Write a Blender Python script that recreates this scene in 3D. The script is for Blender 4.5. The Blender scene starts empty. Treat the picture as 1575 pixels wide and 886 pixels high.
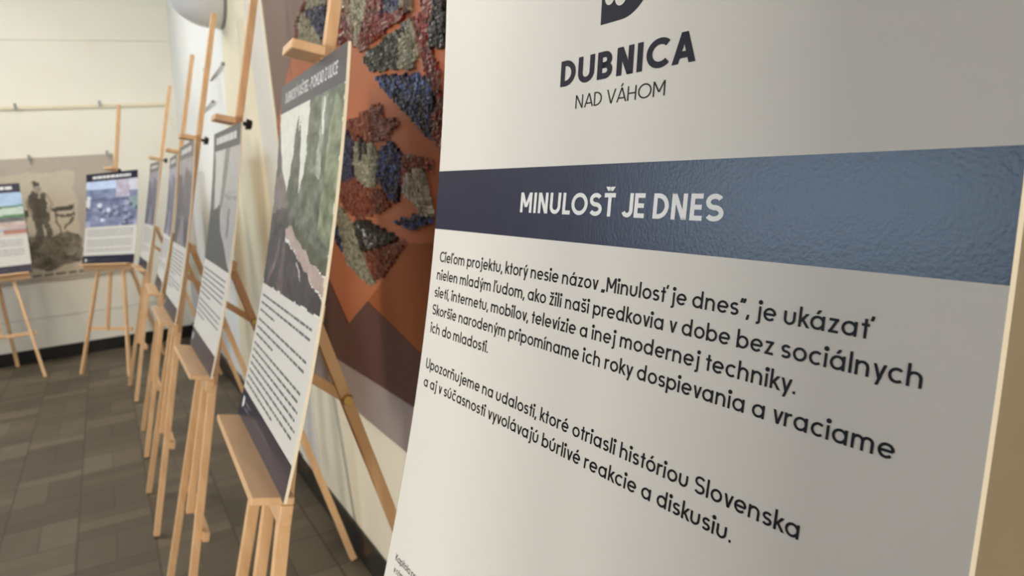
import bpy, bmesh, math, random
import numpy as np
from mathutils import Vector, Matrix
from mathutils.geometry import tessellate_polygon
random.seed(7)
S = bpy.context.scene
COL = S.collection
rng = np.random.default_rng(5)

# ------------------------------------------------------------------ camera
cam = bpy.data.cameras.new('camera')
cam.sensor_width = 36.0
cam.lens = 1135.0 / 1575.0 * 36.0
cam.clip_start = 0.02
cam.dof.use_dof = True
cam.dof.focus_distance = 0.50
cam.dof.aperture_fstop = 11.5
cam_o = bpy.data.objects.new('camera', cam)
COL.objects.link(cam_o)
right = Vector((0.8716, -0.4841, -0.0774)); down = Vector((-0.1456, -0.1049, -0.9838)); fwd = Vector((0.4681, 0.8687, -0.1619))
fwd.normalize(); right = (right - fwd * right.dot(fwd)).normalized(); up = right.cross(fwd)
cam_o.matrix_world = Matrix(((right.x, up.x, -fwd.x, 0.0), (right.y, up.y, -fwd.y, 0.0), (right.z, up.z, -fwd.z, 1.3), (0, 0, 0, 1)))
S.camera = cam_o

# ------------------------------------------------------------------ colour management, world, lights
S.view_settings.view_transform = 'Standard'
S.view_settings.look = 'None'
S.view_settings.gamma = 1.0
S.view_settings.use_curve_mapping = False
S.view_settings.exposure = 0.0
W_ = bpy.data.worlds.new('world'); S.world = W_; W_.use_nodes = True
bg = W_.node_tree.nodes['Background']
bg.inputs[0].default_value = (0.80, 0.90, 1.0, 1); bg.inputs[1].default_value = 1.0

WINDOWS = [(-1.5, -0.65), (1.4, 4.7)]          # y ranges of the daylight windows in the left wall
WIN_POWER = [305, 118]
WIN_Z = [(0.85, 2.6), (2.15, 3.05)]
WIN_COL = [(1.0, 0.95, 0.87), (0.55, 0.77, 1.0), (0.93, 0.97, 1.0)]
BACK_LIGHT = 54.0
ROW_FILL = 13.0
XL = -4.2; ZC = 3.4; YB = 7.25; YF = -2.6; XR = 0.612
def area(name, loc, rot, sx, sy, power, col, spread=math.pi):
    l = bpy.data.lights.new(name, 'AREA'); l.shape = 'RECTANGLE'; l.size = sx; l.size_y = sy
    l.energy = power; l.color = col; l.spread = spread
    o = bpy.data.objects.new(name, l); o.location = loc; o.rotation_euler = rot; COL.objects.link(o); return o
for (y0, y1), p, wc, (wz0, wz1) in zip(WINDOWS, WIN_POWER, WIN_COL, WIN_Z):
    area('window_daylight', (XL - 0.16, (y0 + y1) / 2, (wz0 + wz1) / 2), (0, -math.pi / 2, 0), wz1 - wz0, y1 - y0, p, wc)

FRONT_WIN = (-0.55, 0.45, 0.9, 2.5)                    # window in the wall behind the photographer: x0, x1, z0, z1
area('window_daylight', ((FRONT_WIN[0] + FRONT_WIN[1]) / 2, YF - 0.13, (FRONT_WIN[2] + FRONT_WIN[3]) / 2), (math.pi / 2, 0, 0), FRONT_WIN[1] - FRONT_WIN[0], FRONT_WIN[3] - FRONT_WIN[2], 52, (0.98, 0.97, 0.95))

# ------------------------------------------------------------------ helpers
def lin(c):
    c = np.asarray(c, float) / 255.0
    return np.where(c <= 0.04045, c / 12.92, ((c + 0.055) / 1.055) ** 2.4)
def rgba(c): return tuple(lin(c)) + (1.0,)
def N(nt, typ, **kw):
    n = nt.nodes.new(typ)
    for k, v in kw.items(): setattr(n, k, v)
    return n
def base_mat(name, col=(200, 200, 200), rough=0.5, spec=0.5, metal=0.0):
    m = bpy.data.materials.new(name); m.use_nodes = True
    b = m.node_tree.nodes['Principled BSDF']
    b.inputs['Base Color'].default_value = rgba(col); b.inputs['Roughness'].default_value = rough
    b.inputs['Specular IOR Level'].default_value = spec; b.inputs['Metallic'].default_value = metal
    return m, m.node_tree, b
def mottled(name, c1, c2, rough=0.6, scale=4.0, bump=0.0, bscale=60.0, spec=0.4, stretch=None):
    m, nt, b = base_mat(name, c1, rough, spec)
    tc = N(nt, 'ShaderNodeTexCoord'); no = N(nt, 'ShaderNodeTexNoise'); no.inputs['Scale'].default_value = scale; no.inputs['Detail'].default_value = 5
    src = tc.outputs['Object']
    if stretch:
        mp = N(nt, 'ShaderNodeMapping'); mp.inputs['Scale'].default_value = stretch
        nt.links.new(src, mp.inputs[0]); src = mp.outputs[0]
    nt.links.new(src, no.inputs['Vector'])
    mx = N(nt, 'ShaderNodeMix', data_type='RGBA')
    mx.inputs[6].default_value = rgba(c1); mx.inputs[7].default_value = rgba(c2)
    mr = N(nt, 'ShaderNodeMapRange'); mr.inputs[1].default_value = 0.35; mr.inputs[2].default_value = 0.65
    nt.links.new(no.outputs[0], mr.inputs[0]); nt.links.new(mr.outputs[0], mx.inputs[0]); nt.links.new(mx.outputs[2], b.inputs['Base Color'])
    if bump:
        n2 = N(nt, 'ShaderNodeTexNoise'); n2.inputs['Scale'].default_value = bscale; n2.inputs['Detail'].default_value = 4
        nt.links.new(src, n2.inputs['Vector'])
        bp = N(nt, 'ShaderNodeBump'); bp.inputs['Strength'].default_value = bump; bp.inputs['Distance'].default_value = 0.002
        nt.links.new(n2.outputs[0], bp.inputs['Height']); nt.links.new(bp.outputs[0], b.inputs['Normal'])
    return m
def attr_mat(name, rough=0.4, spec=0.5, bump=0.0):
    m, nt, b = base_mat(name, (128, 128, 128), rough, spec)
    a = N(nt, 'ShaderNodeAttribute'); a.attribute_name = 'print'
    nt.links.new(a.outputs['Color'], b.inputs['Base Color'])
    if bump:
        tc = N(nt, 'ShaderNodeTexCoord'); n2 = N(nt, 'ShaderNodeTexNoise'); n2.inputs['Scale'].default_value = 160; n2.inputs['Detail'].default_value = 3
        nt.links.new(tc.outputs['Object'], n2.inputs['Vector'])
        bp = N(nt, 'ShaderNodeBump'); bp.inputs['Strength'].default_value = bump; bp.inputs['Distance'].default_value = 0.003
        nt.links.new(n2.outputs[0], bp.inputs['Height']); nt.links.new(bp.outputs[0], b.inputs['Normal'])
    return m

def mesh_obj(name, verts, faces, mat, parent=None, smooth=False, loc=None):
    me = bpy.data.meshes.new(name); me.from_pydata([tuple(map(float, v)) for v in verts], [], [tuple(map(int, f)) for f in faces]); me.update()
    if mat is not None:
        for mm in (mat if isinstance(mat, (list, tuple)) else [mat]): me.materials.append(mm)
    if smooth: me.polygons.foreach_set('use_smooth', [True] * len(me.polygons))
    o = bpy.data.objects.new(name, me); COL.objects.link(o)
    if parent is not None: o.parent = parent
    if loc is not None: o.location = loc
    return o
def bm_obj(name, bm, mat, parent=None, smooth=False, loc=None, rot=None):
    bmesh.ops.recalc_face_normals(bm, faces=bm.faces)
    me = bpy.data.meshes.new(name); bm.to_mesh(me); bm.free()
    for mm in (mat if isinstance(mat, (list, tuple)) else [mat]): me.materials.append(mm)
    if smooth: me.polygons.foreach_set('use_smooth', [True] * len(me.polygons))
    o = bpy.data.objects.new(name, me); COL.objects.link(o)
    if parent is not None: o.parent = parent
    if loc is not None: o.location = loc
    if rot is not None: o.rotation_euler = rot
    return o
def box(bm, x0, x1, y0, y1, z0, z1, bevel=0.0):
    g = bmesh.ops.create_cube(bm, size=1.0)
    vs = g['verts']
    for v in vs: v.co = Vector(((x0 + x1) / 2 + v.co.x * (x1 - x0), (y0 + y1) / 2 + v.co.y * (y1 - y0), (z0 + z1) / 2 + v.co.z * (z1 - z0)))
    if bevel:
        es = list({e for v in vs for e in v.link_edges})
        bmesh.ops.bevel(bm, geom=es, offset=bevel, segments=2, affect='EDGES', profile=0.5)
def bar(bm, a, b, w, d, up=Vector((0, 1, 0)), bevel=0.0015, w2=None, d2=None):
    """rectangular bar from a to b; w measured along `up`, d along the third axis"""
    a = Vector(a); b = Vector(b); t = (b - a).normalized(); u = (up - t * up.dot(t)).normalized(); s = t.cross(u)
    vs = []
    for p, ww, dd in ((a, w, d), (b, w2 or w, d2 or d)):
        for i, j in ((-1, -1), (1, -1), (1, 1), (-1, 1)):
            vs.append(bm.verts.new(p + u * (i * ww / 2) + s * (j * dd / 2)))
    fs = [(0, 1, 2, 3), (7, 6, 5, 4), (0, 4, 5, 1), (1, 5, 6, 2), (2, 6, 7, 3), (3, 7, 4, 0)]
    for f in fs: bm.faces.new([vs[k] for k in f])
    if bevel:
        es = list({e for v in vs for e in v.link_edges})
        bmesh.ops.bevel(bm, geom=es, offset=bevel, segments=2, affect='EDGES', profile=0.5)
def cyl(bm, a, b, r, r2=None, seg=20):
    a = Vector(a); b = Vector(b); t = b - a
    g = bmesh.ops.create_cone(bm, cap_ends=True, segments=seg, radius1=r, radius2=r if r2 is None else r2, depth=t.length)
    q = t.to_track_quat('Z', 'Y').to_matrix().to_4x4(); q.translation = (a + b) / 2
    bmesh.ops.transform(bm, matrix=q, verts=g['verts'])
def lathe(bm, prof, seg=32, mat=None):
    rings = []
    for r, z in prof:
        rings.append([bm.verts.new((r * math.cos(2 * math.pi * k / seg), r * math.sin(2 * math.pi * k / seg), z)) for k in range(seg)])
    for a, b in zip(rings, rings[1:]):
        for k in range(seg): bm.faces.new((a[k], a[(k + 1) % seg], b[(k + 1) % seg], b[k]))
    bm.faces.new(rings[0][::-1]); bm.faces.new(rings[-1])
    if mat is not None: bmesh.ops.transform(bm, matrix=mat, verts=[v for r in rings for v in r])
def tag(o, label=None, cat=None, group=None, kind=None):
    if label: o['label'] = label
    if cat: o['category'] = cat
    if group: o['group'] = group
    if kind: o['kind'] = kind
    return o
def empty(name, loc, rz=0.0):
    o = bpy.data.objects.new(name, None); o.empty_display_size = 0.05; o.location = loc; o.rotation_euler = (0, 0, rz); COL.objects.link(o); return o
def struct(name, bm, mat): return tag(bm_obj(name, bm, mat), kind='structure')
def in_poly(px, py, poly):
    c = np.zeros(px.shape, bool); n = len(poly)
    for i in range(n):
        x1, y1 = poly[i]; x2, y2 = poly[i - 1]
        if y1 == y2: continue
        c ^= ((y1 > py) != (y2 > py)) & (px < (x2 - x1) * (py - y1) / (y2 - y1) + x1)
    return c
# ------------------------------------------------------------------ geometric sans lettering (strokes), cap height = 1
def _arc(cx, cy, rx, ry, a0, a1, n=None):
    n = n or max(4, int(abs(a1 - a0) / 9))
    return [(cx + rx * math.cos(math.radians(a0 + (a1 - a0) * i / n)), cy + ry * math.sin(math.radians(a0 + (a1 - a0) * i / n))) for i in range(n + 1)]
XH = 0.71; ASC = 1.03; DSC = -0.26
def sbear(ch):
    if ch in 'ilnmhıujdaNIHMUB': return .145
    if ch in 'trf': return .10
    return .07 if ch in 'vyAVTYkJL' else .12
def glyph(ch, w):
    """returns (strokes, diagonals, advance): strokes are centre lines, diagonals have level ends"""
    h = w / 2; st = []; dg = []
    R = XH / 2 - h; cx = R + h
    def accent(kind, x, top):
        if kind == 'acute': dg.append((x - 0.05, top + 0.08, x + 0.07, top + 0.29))
        if kind == 'caron':
            dg.append((x - 0.15, top + 0.28, x - 0.02, top + 0.10)); dg.append((x + 0.15, top + 0.28, x + 0.02, top + 0.10))
        if kind == 'tick': dg.append((x, top - 0.24, x + 0.06, top))
    ACC = {'á': ('a', 'acute'), 'é': ('e', 'acute'), 'í': ('ı', 'acute'), 'ó': ('o', 'acute'), 'ú': ('u', 'acute'), 'ý': ('y', 'acute'),
           'š': ('s', 'caron'), 'č': ('c', 'caron'), 'ž': ('z', 'caron'), 'ň': ('n', 'caron'), 'Á': ('A', 'acute'), 'Ť': ('T', 'caron'),
           'Š': ('S', 'caron'), 'Ý': ('Y', 'acute'), 'ť': ('t', 'tick'), 'ľ': ('l', 'tick'), 'Ľ': ('L', 'tick'), 'É': ('E', 'acute'), 'Í': ('I', 'acute')}
    if ch in ACC:
        b, k = ACC[ch]; s2, d2, adv = glyph(b, w); st = list(s2); dg = list(d2)
        if k == 'tick':
            x = {'t': adv - 0.03, 'l': adv - 0.0, 'L': adv - 0.18}[b]
            accent(k, x, ASC + (0.06 if b == 't' else 0)); return st, dg, adv + {'t': 0.06, 'l': 0.13, 'L': 0.0}[b]
        top = XH if b.islower() or b == 'ı' else 1.0
        accent(k, (adv - sbear(b)) / 2, top - 0.01); return st, dg, adv
    if ch == 'o': st = [_arc(cx, XH / 2, R, R, 0, 360, 44)]; ex = 2 * R + w
    elif ch == 'a': st = [_arc(cx, XH / 2, R, R, 0, 360, 44), [(cx + R, 0), (cx + R, XH)]]; ex = 2 * R + w + .03
    elif ch == 'b': st = [_arc(cx, XH / 2, R, R, 0, 360, 44), [(h, 0), (h, ASC)]]; ex = 2 * R + w
    elif ch == 'd': st = [_arc(cx, XH / 2, R, R, 0, 360, 44), [(cx + R, 0), (cx + R, ASC)]]; ex = 2 * R + w + .03
    elif ch == 'p': st = [_arc(cx, XH / 2, R, R, 0, 360, 44), [(h, DSC), (h, XH)]]; ex = 2 * R + w
    elif ch == 'c': st = [_arc(cx, XH / 2, R, R, 48, 312, 34)]; ex = 1.72 * R + w
    elif ch == 'e': st = [_arc(cx, XH / 2, R, R, 0, 318, 38), [(h, XH / 2), (cx + R, XH / 2)]]; ex = 2 * R + w
    elif ch in 'nh':
        r = .245; st = [[(h, 0), (h, XH if ch == 'n' else ASC)], _arc(h + r, XH - h - r, r, r, 180, 0) + [(h + 2 * r, 0)]]; ex = 2 * r + w + .02
    elif ch == 'm':
        r = .215; st = [[(h, 0), (h, XH)], _arc(h + r, XH - h - r, r, r, 180, 0) + [(h + 2 * r, 0)], _arc(h + 3 * r, XH - h - r, r, r, 180, 0) + [(h + 4 * r, 0)]]; ex = 4 * r + w + .02
    elif ch == 'u':
        r = .24; st = [[(h, XH)] + _arc(h + r, h + r, r, r, 180, 360) + [(h + 2 * r, XH)]]; ex = 2 * r + w + .02
    elif ch == 'r':
        r = .24; st = [[(h, 0), (h, XH)], _arc(h + r, XH - h - r, r, r, 180, 72)]; ex = r + w + .02
    elif ch in 'iıj':
        if ch == 'j': st = [[(h + .1, XH), (h + .1, DSC + h + .1)] + _arc(h, DSC + h + .1, .1, .1, 0, -90) + [(h - .06, DSC + h)]]; q = h + .1
        else: st = [[(h, 0), (h, XH)]]; q = h
        if ch != 'ı': st.append([(q - .001, .86), (q - .001, .86 + w * 1.15)]) if False else st.append(_arc(q, .92, .042 + w * .1, .042 + w * .1, 0, 360, 14))
        ex = w if ch != 'j' else w + .1
    elif ch == 'l': st = [[(h, 0), (h, ASC)]]; ex = w
    elif ch == 'k': st = [[(h, 0), (h, ASC)]]; dg = [(h + .03, .27, .44, XH), (.20, .40, .50, 0)]; ex = .52
    elif ch == 't': st = [[(h + .12, 0), (h + .12, .93)], [(0, XH - h), (.22 + w, XH - h)]]; ex = .22 + w
    elif ch == 'f': st = [[(h + .1, 0), (h + .1, ASC - .2)] + _arc(h + .25, ASC - .15 - h, .15, .15, 180, 90), [(0, XH - h), (.24 + w, XH - h)]]; ex = .3 + w
    elif ch == 'v': dg = [(h * .9, XH, .27, h * .3), (.54 - h * .9, XH, .27, h * .3)]; dg = [(h, XH, .275, 0), (.55 - h, XH, .275, 0)]; ex = .55
    elif ch == 'y': dg = [(h, XH, .285, .03), (.57 - h, XH, .285 - .09, DSC)]; ex = .57
    elif ch == 'z': st = [[(.03, XH - h), (.48, XH - h)], [(.02, h), (.49, h)]]; dg = [(.40, XH - w * .5, .11, w * .5)]; ex = .5
    elif ch in 'sS':
        H = XH if ch == 's' else 1.0; rx = .185 if ch == 's' else .265
        ry = (H - w) / 4; c = rx + h
        st = [_arc(c, H - h - ry, rx, ry, 30, 270, 26)[:-1] + _arc(c, h + ry, rx * 1.06, ry, 90, -150, 26)]; ex = 2 * rx + w
    elif ch == 'D': r = .5 - h; st = [[(h, h), (h, 1 - h)], [(0, h), (h + .14, h)] + _arc(h + .14, .5, r * .98, r, -90, 90) + [(0, 1 - h)]]; ex = .14 + r + w
    elif ch == 'U': r = .27; st = [[(h, 1)] + _arc(h + r, h + r, r, r, 180, 360) + [(h + 2 * r, 1)]]; ex = 2 * r + w
    elif ch in 'BPR':
        a = 1 - h - (.5); r1 = a / 2; st = [[(h, 0), (h, 1)], [(0, 1 - h), (.32, 1 - h)] + _arc(.32, 1 - h - r1, r1, r1, 90, -90) + [(0, .5)]]
        if ch == 'B': r2 = (.5 - h) / 2; st.append([(0, .5), (.35, .5)] + _arc(.35, h + r2, r2 * 1.02, r2, 90, -90) + [(0, h)])
        ex = .34 + .25 + h
        if ch == 'R': dg = [(.30, .5, .52, 0)]
    elif ch == 'N': st = [[(h, 0), (h, 1)], [(.68 - h, 0), (.68 - h, 1)]]; dg = [(h * 1.15, 1, .68 - h * 1.15, 0)]; ex = .68
    elif ch == 'M': st = [[(h, 0), (h, 1)], [(.86 - h, 0), (.86 - h, 1)]]; dg = [(h * 1.15, 1, .43, .27), (.86 - h * 1.15, 1, .43, .27)]; ex = .86
    elif ch == 'I': st = [[(h, 0), (h, 1)]]; ex = w
    elif ch == 'C': r = .5 - h; st = [_arc(.5, .5, r, r, 45, 315, 36)]; ex = .5 + r * .7 + h
    elif ch == 'O': r = .5 - h; st = [_arc(.5, .5, r, r, 0, 360, 48)]; ex = 1
    elif ch == 'A': dg = [(h, 0, .40, 1), (.80 - h, 0, .40, 1)]; st = [[(.2, .28), (.6, .28)]]; ex = .80
    elif ch == 'V': dg = [(h, 1, .38, 0), (.76 - h, 1, .38, 0)]; ex = .76
    elif ch == 'Y': dg = [(h, 1, .37, .42), (.74 - h, 1, .37, .42)]; st = [[(.37, 0), (.37, .46)]]; ex = .74
    elif ch == 'Z': st = [[(.04, 1 - h), (.6, 1 - h)], [(.02, h), (.62, h)]]; dg = [(.52, 1 - w * .5, .12, w * .5)]; ex = .63
    elif ch == 'L': st = [[(h, 0), (h, 1)], [(0, h), (.5, h)]]; ex = .5
    elif ch == 'T': st = [[(.31, 0), (.31, 1)], [(0, 1 - h), (.62, 1 - h)]]; ex = .62
    elif ch == 'J': r = .2; st = [[(h + 2 * r, 1)] + _arc(h + r, h + r, r, r, 0, -160)]; ex = 2 * r + w
    elif ch == 'E': st = [[(h, 0), (h, 1)], [(0, h), (.52, h)], [(0, .5), (.48, .5)], [(0, 1 - h), (.52, 1 - h)]]; ex = .52
    elif ch == 'H': st = [[(h, 0), (h, 1)], [(.68 - h, 0), (.68 - h, 1)], [(0, .5), (.68, .5)]]; ex = .68
    elif ch == 'K': st = [[(h, 0), (h, 1)]]; dg = [(h + .05, .38, .58, 1), (.25, .55, .62, 0)]; ex = .64
    elif ch == 'G': r = .5 - h; st = [_arc(.5, .5, r, r, 45, 360, 40), [(.55, .5), (.5 + r + h, .5)]]; ex = 1
    elif ch == '.': st = [[(h * 1.05, 0), (h * 1.05, w * 1.1)]]; ex = w
    elif ch == ',': dg = [(h * 1.2, w * 1.1, h * .2, -.14)]; ex = w
    elif ch == '„': dg = [(.07, .13, .0, -.1), (.24, .13, .17, -.1)]; ex = .3
    elif ch == '“': dg = [(.0, .74, .07, 1.0), (.17, .74, .24, 1.0)]; ex = .3
    elif ch in '-–': st = [[(.02, .38), (.36, .38)]]; ex = .38
    elif ch == ' ': return [], [], .30
    else: st = [[(h, 0), (h, XH)]]; ex = w
    return st, dg, ex + sbear(ch)
def text_geom(s, w, tracking=0.0):
    """flat lettering as (verts, faces, width): y up, baseline 0, cap height 1"""
    V = []; F = []; x = 0.0
    for ch in s:
        st, dg, adv = glyph(ch, w)
        for pl in st:
            P = [Vector((a + x, b)) for a, b in pl]; n = len(P); closed = n > 8 and (P[0] - P[-1]).length < 1e-6
            L = []
            for i in range(n):
                if closed: a = P[i - 1] if i else P[n - 2]; b = P[i + 1] if i < n - 1 else P[1]
                else: a = P[max(i - 1, 0)]; b = P[min(i + 1, n - 1)]
                t1 = (P[i] - a); t2 = (b - P[i])
                if t1.length < 1e-9: t1 = t2
                if t2.length < 1e-9: t2 = t1
                t1.normalize(); t2.normalize(); n1 = Vector((-t1.y, t1.x)); n2 = Vector((-t2.y, t2.x)); m = (n1 + n2); m.normalize()
                k = min(1.6, 1 / max(0.5, m.dot(n1))); L.append((P[i] + m * (w / 2 * k), P[i] - m * (w / 2 * k)))
            b0 = len(V)
            for p, q in L: V += [(p.x, p.y), (q.x, q.y)]
            for i in range(n - 1): F.append((b0 + 2 * i + 1, b0 + 2 * i + 3, b0 + 2 * i + 2, b0 + 2 * i))
        for x0, y0, x1, y1 in dg:
            dx, dy = x1 - x0, y1 - y0; hw = w * .5 * min(2.0, math.hypot(dx, dy) / max(abs(dy), 1e-6)); b0 = len(V)
            V += [(x + x0 - hw, y0), (x + x0 + hw, y0), (x + x1 + hw, y1), (x + x1 - hw, y1)]
            F.append((b0, b0 + 1, b0 + 2, b0 + 3) if y1 > y0 else (b0 + 1, b0, b0 + 3, b0 + 2))
        x += adv + tracking - (0.05 if ch == 'C' else 0.0)
    vx = np.array(V); x0 = vx[:, 0].min(); vx[:, 0] -= x0
    return vx, F, vx[:, 0].max()
# ------------------------------------------------------------------ materials
M = {}
M['cream'] = mottled('cream_wall_paint', (236, 226, 200), (230, 219, 192), 0.75, 1.6, 0.15, 40)
M['backwall'] = mottled('white_back_wall_paint', (244, 240, 226), (239, 234, 219), 0.75, 1.6, 0.12, 40)
M['door'] = mottled('added_door_dark_brown', (52, 40, 32), (44, 33, 26), 0.45, 3.0)
M['daylit_wall'] = mottled('daylit_wall_paint', (236, 237, 234), (229, 230, 227), 0.7, 1.5, 0.12, 40)  # cooler than the cream: daylight on the far wall put into the colour
M['strip'] = mottled('daylit_strip_and_seam_paint', (222, 217, 206), (214, 208, 197), 0.7, 2.0, 0.1, 40)
M['ceil'] = mottled('dark_ceiling_boards', (112, 98, 82), (100, 87, 72), 0.7, 1.0)
M['ochre'] = mottled('ochre_wall_paint', (168, 146, 112), (160, 138, 105), 0.75, 1.6)
M['black'] = mottled('black_skirting', (26, 26, 25), (34, 34, 32), 0.3, 6)
M['wood'] = mottled('beech_wood', (234, 194, 148), (221, 177, 130), 0.42, 5.0, 0.08, 30, stretch=(9, 9, 0.9))
M['wood2'] = mottled('beech_wood_tray', (230, 190, 146), (217, 175, 130), 0.42, 5.0, 0.08, 30, stretch=(9, 0.9, 9))
M['knob'] = base_mat('black_plastic', (34, 30, 28), 0.35)[0]
M['brass'] = base_mat('brass', (214, 186, 118), 0.22, 0.5, 1.0)[0]
M['steel'] = base_mat('grey_metal', (150, 150, 148), 0.35, 0.5, 0.7)[0]
M['foam'] = mottled('white_foam_board', (216, 213, 206), (213, 210, 203), 0.45, 3.0, 0.0, 60, spec=0.25)
M['edge'] = base_mat('cut_foam_edge', (246, 236, 212), 0.6)[0]
M['navy_print'] = mottled('navy_print', (42, 42, 60), (46, 46, 64), 0.30, 60.0, 0.08, 420, spec=0.5)
M['ink'] = base_mat('black_ink', (20, 19, 22), 0.5, 0.2)[0]
M['navy_ink'] = base_mat('navy_ink', (27, 24, 38), 0.5, 0.2)[0]
M['white_ink'] = base_mat('white_ink', (226, 226, 224), 0.42)[0]
M['grey_ink'] = base_mat('grey_ink', (112, 112, 114), 0.5)[0]
M['print'] = attr_mat('photo_print', 0.36, 0.5)
M['poster'] = attr_mat('poster_print', 0.6, 0.3)
M['glass_tess'] = attr_mat('rough_mosaic_glass', 0.28, 0.6, 0.9)
M['mural_mauve'] = mottled('mauve_brown_mural_paint', (124, 100, 88), (116, 93, 82), 0.55, 3, 0.2, 50)
M['mural_TERRA'] = mottled('terracotta_mural_paint', (178, 104, 66), (166, 95, 60), 0.5, 3, 0.2, 50)
M['mural_ORANGE'] = mottled('burnt_orange_mural_paint', (150, 80, 36), (138, 72, 32), 0.5, 3, 0.2, 50)
M['mural_PURPLE'] = mottled('aubergine_mural_paint', (92, 58, 50), (84, 52, 46), 0.5, 3, 0.2, 50)
M['band'] = mottled('mauve_grey_band_paint', (158, 142, 134), (150, 134, 126), 0.55, 3, 0.15, 50)
M['lampwhite'] = base_mat('opal_white_lamp', (226, 226, 226), 0.3)[0]
M['frame'] = base_mat('white_window_frame', (232, 232, 230), 0.4)[0]
def floor_material():
    m, nt, b = base_mat('brown_mosaic_tile_floor', (110, 98, 82), 0.5, 0.35)
    L = nt.links
    def math_(op, a, bb=None, c=None):
        n = N(nt, 'ShaderNodeMath', operation=op)
        for i, v in enumerate((a, bb, c)):
            if v is None: continue
            if isinstance(v, (int, float)): n.inputs[i].default_value = v
            else: L.new(v, n.inputs[i])
        return n.outputs[0]
    tc = N(nt, 'ShaderNodeTexCoord'); sx = N(nt, 'ShaderNodeSeparateXYZ'); L.new(tc.outputs['Object'], sx.inputs[0])
    P = 0.2665
    X = math_('DIVIDE', math_('ADD', sx.outputs[0], 0.005 + P * 60), P); Y = math_('DIVIDE', math_('ADD', sx.outputs[1], P * 60 - 3.19), P)
    cx = math_('FLOOR', X); cy = math_('FLOOR', Y); fx = math_('FRACT', X); fy = math_('FRACT', Y)
    par = math_('MODULO', math_('ADD', cx, cy), 2.0)
    # planks: two upright planks or three level strips per square
    sub = math_('ADD', math_('MULTIPLY', math_('FLOOR', math_('MULTIPLY', fx, 2.0)), math_('SUBTRACT', 1.0, par)), math_('MULTIPLY', math_('FLOOR', math_('MULTIPLY', fy, 3.0)), par))
    pf = math_('ADD', math_('MULTIPLY', math_('FRACT', math_('MULTIPLY', fx, 2.0)), math_('SUBTRACT', 1.0, par)), math_('MULTIPLY', math_('FRACT', math_('MULTIPLY', fy, 3.0)), par))
    def edge(f, wd): return math_('LESS_THAN', math_('MINIMUM', f, math_('SUBTRACT', 1.0, f)), wd)
    g = math_('MAXIMUM', math_('MAXIMUM', edge(fx, 0.016), edge(fy, 0.012)), math_('MULTIPLY', edge(pf, 0.022), 0.8))
    cmb = N(nt, 'ShaderNodeCombineXYZ'); L.new(cx, cmb.inputs[0]); L.new(cy, cmb.inputs[1]); L.new(sub, cmb.inputs[2])
    wn = N(nt, 'ShaderNodeTexWhiteNoise'); L.new(cmb.outputs[0], wn.inputs['Vector'])
    no = N(nt, 'ShaderNodeTexNoise'); no.inputs['Scale'].default_value = 9; no.inputs['Detail'].default_value = 6; L.new(tc.outputs['Object'], no.inputs['Vector'])
    cr = N(nt, 'ShaderNodeValToRGB'); e = cr.color_ramp.elements
    e[0].color = rgba((76, 68, 56)); e[0].position = 0.0; e[1].color = rgba((114, 103, 84)); e[1].position = 1.0
    k = e.new(0.5); k.color = rgba((92, 82, 67))
    L.new(math_('ADD', math_('MULTIPLY', wn.outputs['Value'], 0.75), math_('MULTIPLY', no.outputs[0], 0.3)), cr.inputs[0])
    mx = N(nt, 'ShaderNodeMix', data_type='RGBA'); L.new(math_('MULTIPLY', g, 0.7), mx.inputs[0]); L.new(cr.outputs[0], mx.inputs[6]); mx.inputs[7].default_value = rgba((62, 53, 42))
    L.new(mx.outputs[2], b.inputs['Base Color'])
    bp = N(nt, 'ShaderNodeBump'); bp.inputs['Strength'].default_value = 0.4; bp.inputs['Distance'].default_value = 0.002
    L.new(math_('SUBTRACT', math_('MULTIPLY', no.outputs[0], 0.5), g), bp.inputs['Height']); L.new(bp.outputs[0], b.inputs['Normal'])
    return m
M['floor'] = floor_material()
mg = bpy.data.materials.new('window_glass'); mg.use_nodes = True
_n = mg.node_tree; _n.nodes.remove(_n.nodes['Principled BSDF'])
_t = N(_n, 'ShaderNodeBsdfTransparent'); _g = N(_n, 'ShaderNodeBsdfGlossy'); _g.inputs['Roughness'].default_value = 0.03; _x = N(_n, 'ShaderNodeMixShader'); _x.inputs[0].default_value = 0.06
_n.links.new(_t.outputs[0], _x.inputs[1]); _n.links.new(_g.outputs[0], _x.inputs[2]); _n.links.new(_x.outputs[0], _n.nodes['Material Output'].inputs[0])
M['pane'] = mg

# ------------------------------------------------------------------ the setting
bm = bmesh.new(); box(bm, XL - 0.2, XR + 0.3, YF - 0.2, YB + 0.2, -0.1, 0.0); struct('floor', bm, M['floor'])
bm = bmesh.new(); box(bm, XL - 0.2, XR + 0.3, YF - 0.2, YB + 0.2, ZC, ZC + 0.1); struct('ceiling', bm, M['ceil'])
bm = bmesh.new(); box(bm, XL - 0.2, XR + 0.3, YB, YB + 0.15, 0, ZC)
box(bm, XL, 0.9, YB - 0.014, YB + 0.01, 2.60, 2.90, 0.006)
struct('wall_back', bm, M['backwall'])
bm = bmesh.new()
for a, b_ in ((-3.85, -2.66), (-2.64, -1.45)):
    box(bm, a, b_, YB - 0.05, YB - 0.005, 0.01, 2.55, 0.004)
    for c, d in ((0.2, 1.15), (1.3, 2.4)): box(bm, a + 0.16, b_ - 0.16, YB - 0.062, YB - 0.04, c, d, 0.008)
dr = struct('added_dark_door', bm, M['door'])  # unseen door added to keep the title band's reflection dark
bm = bmesh.new(); cyl(bm, (-2.57, YB - 0.05, 1.05), (-2.57, YB - 0.11, 1.05), 0.012); cyl(bm, (-2.58, YB - 0.105, 1.05), (-2.44, YB - 0.105, 1.05), 0.010); bm_obj('added_door_handle', bm, M['steel'], dr)
x0, x1, z0, z1 = FRONT_WIN
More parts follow.
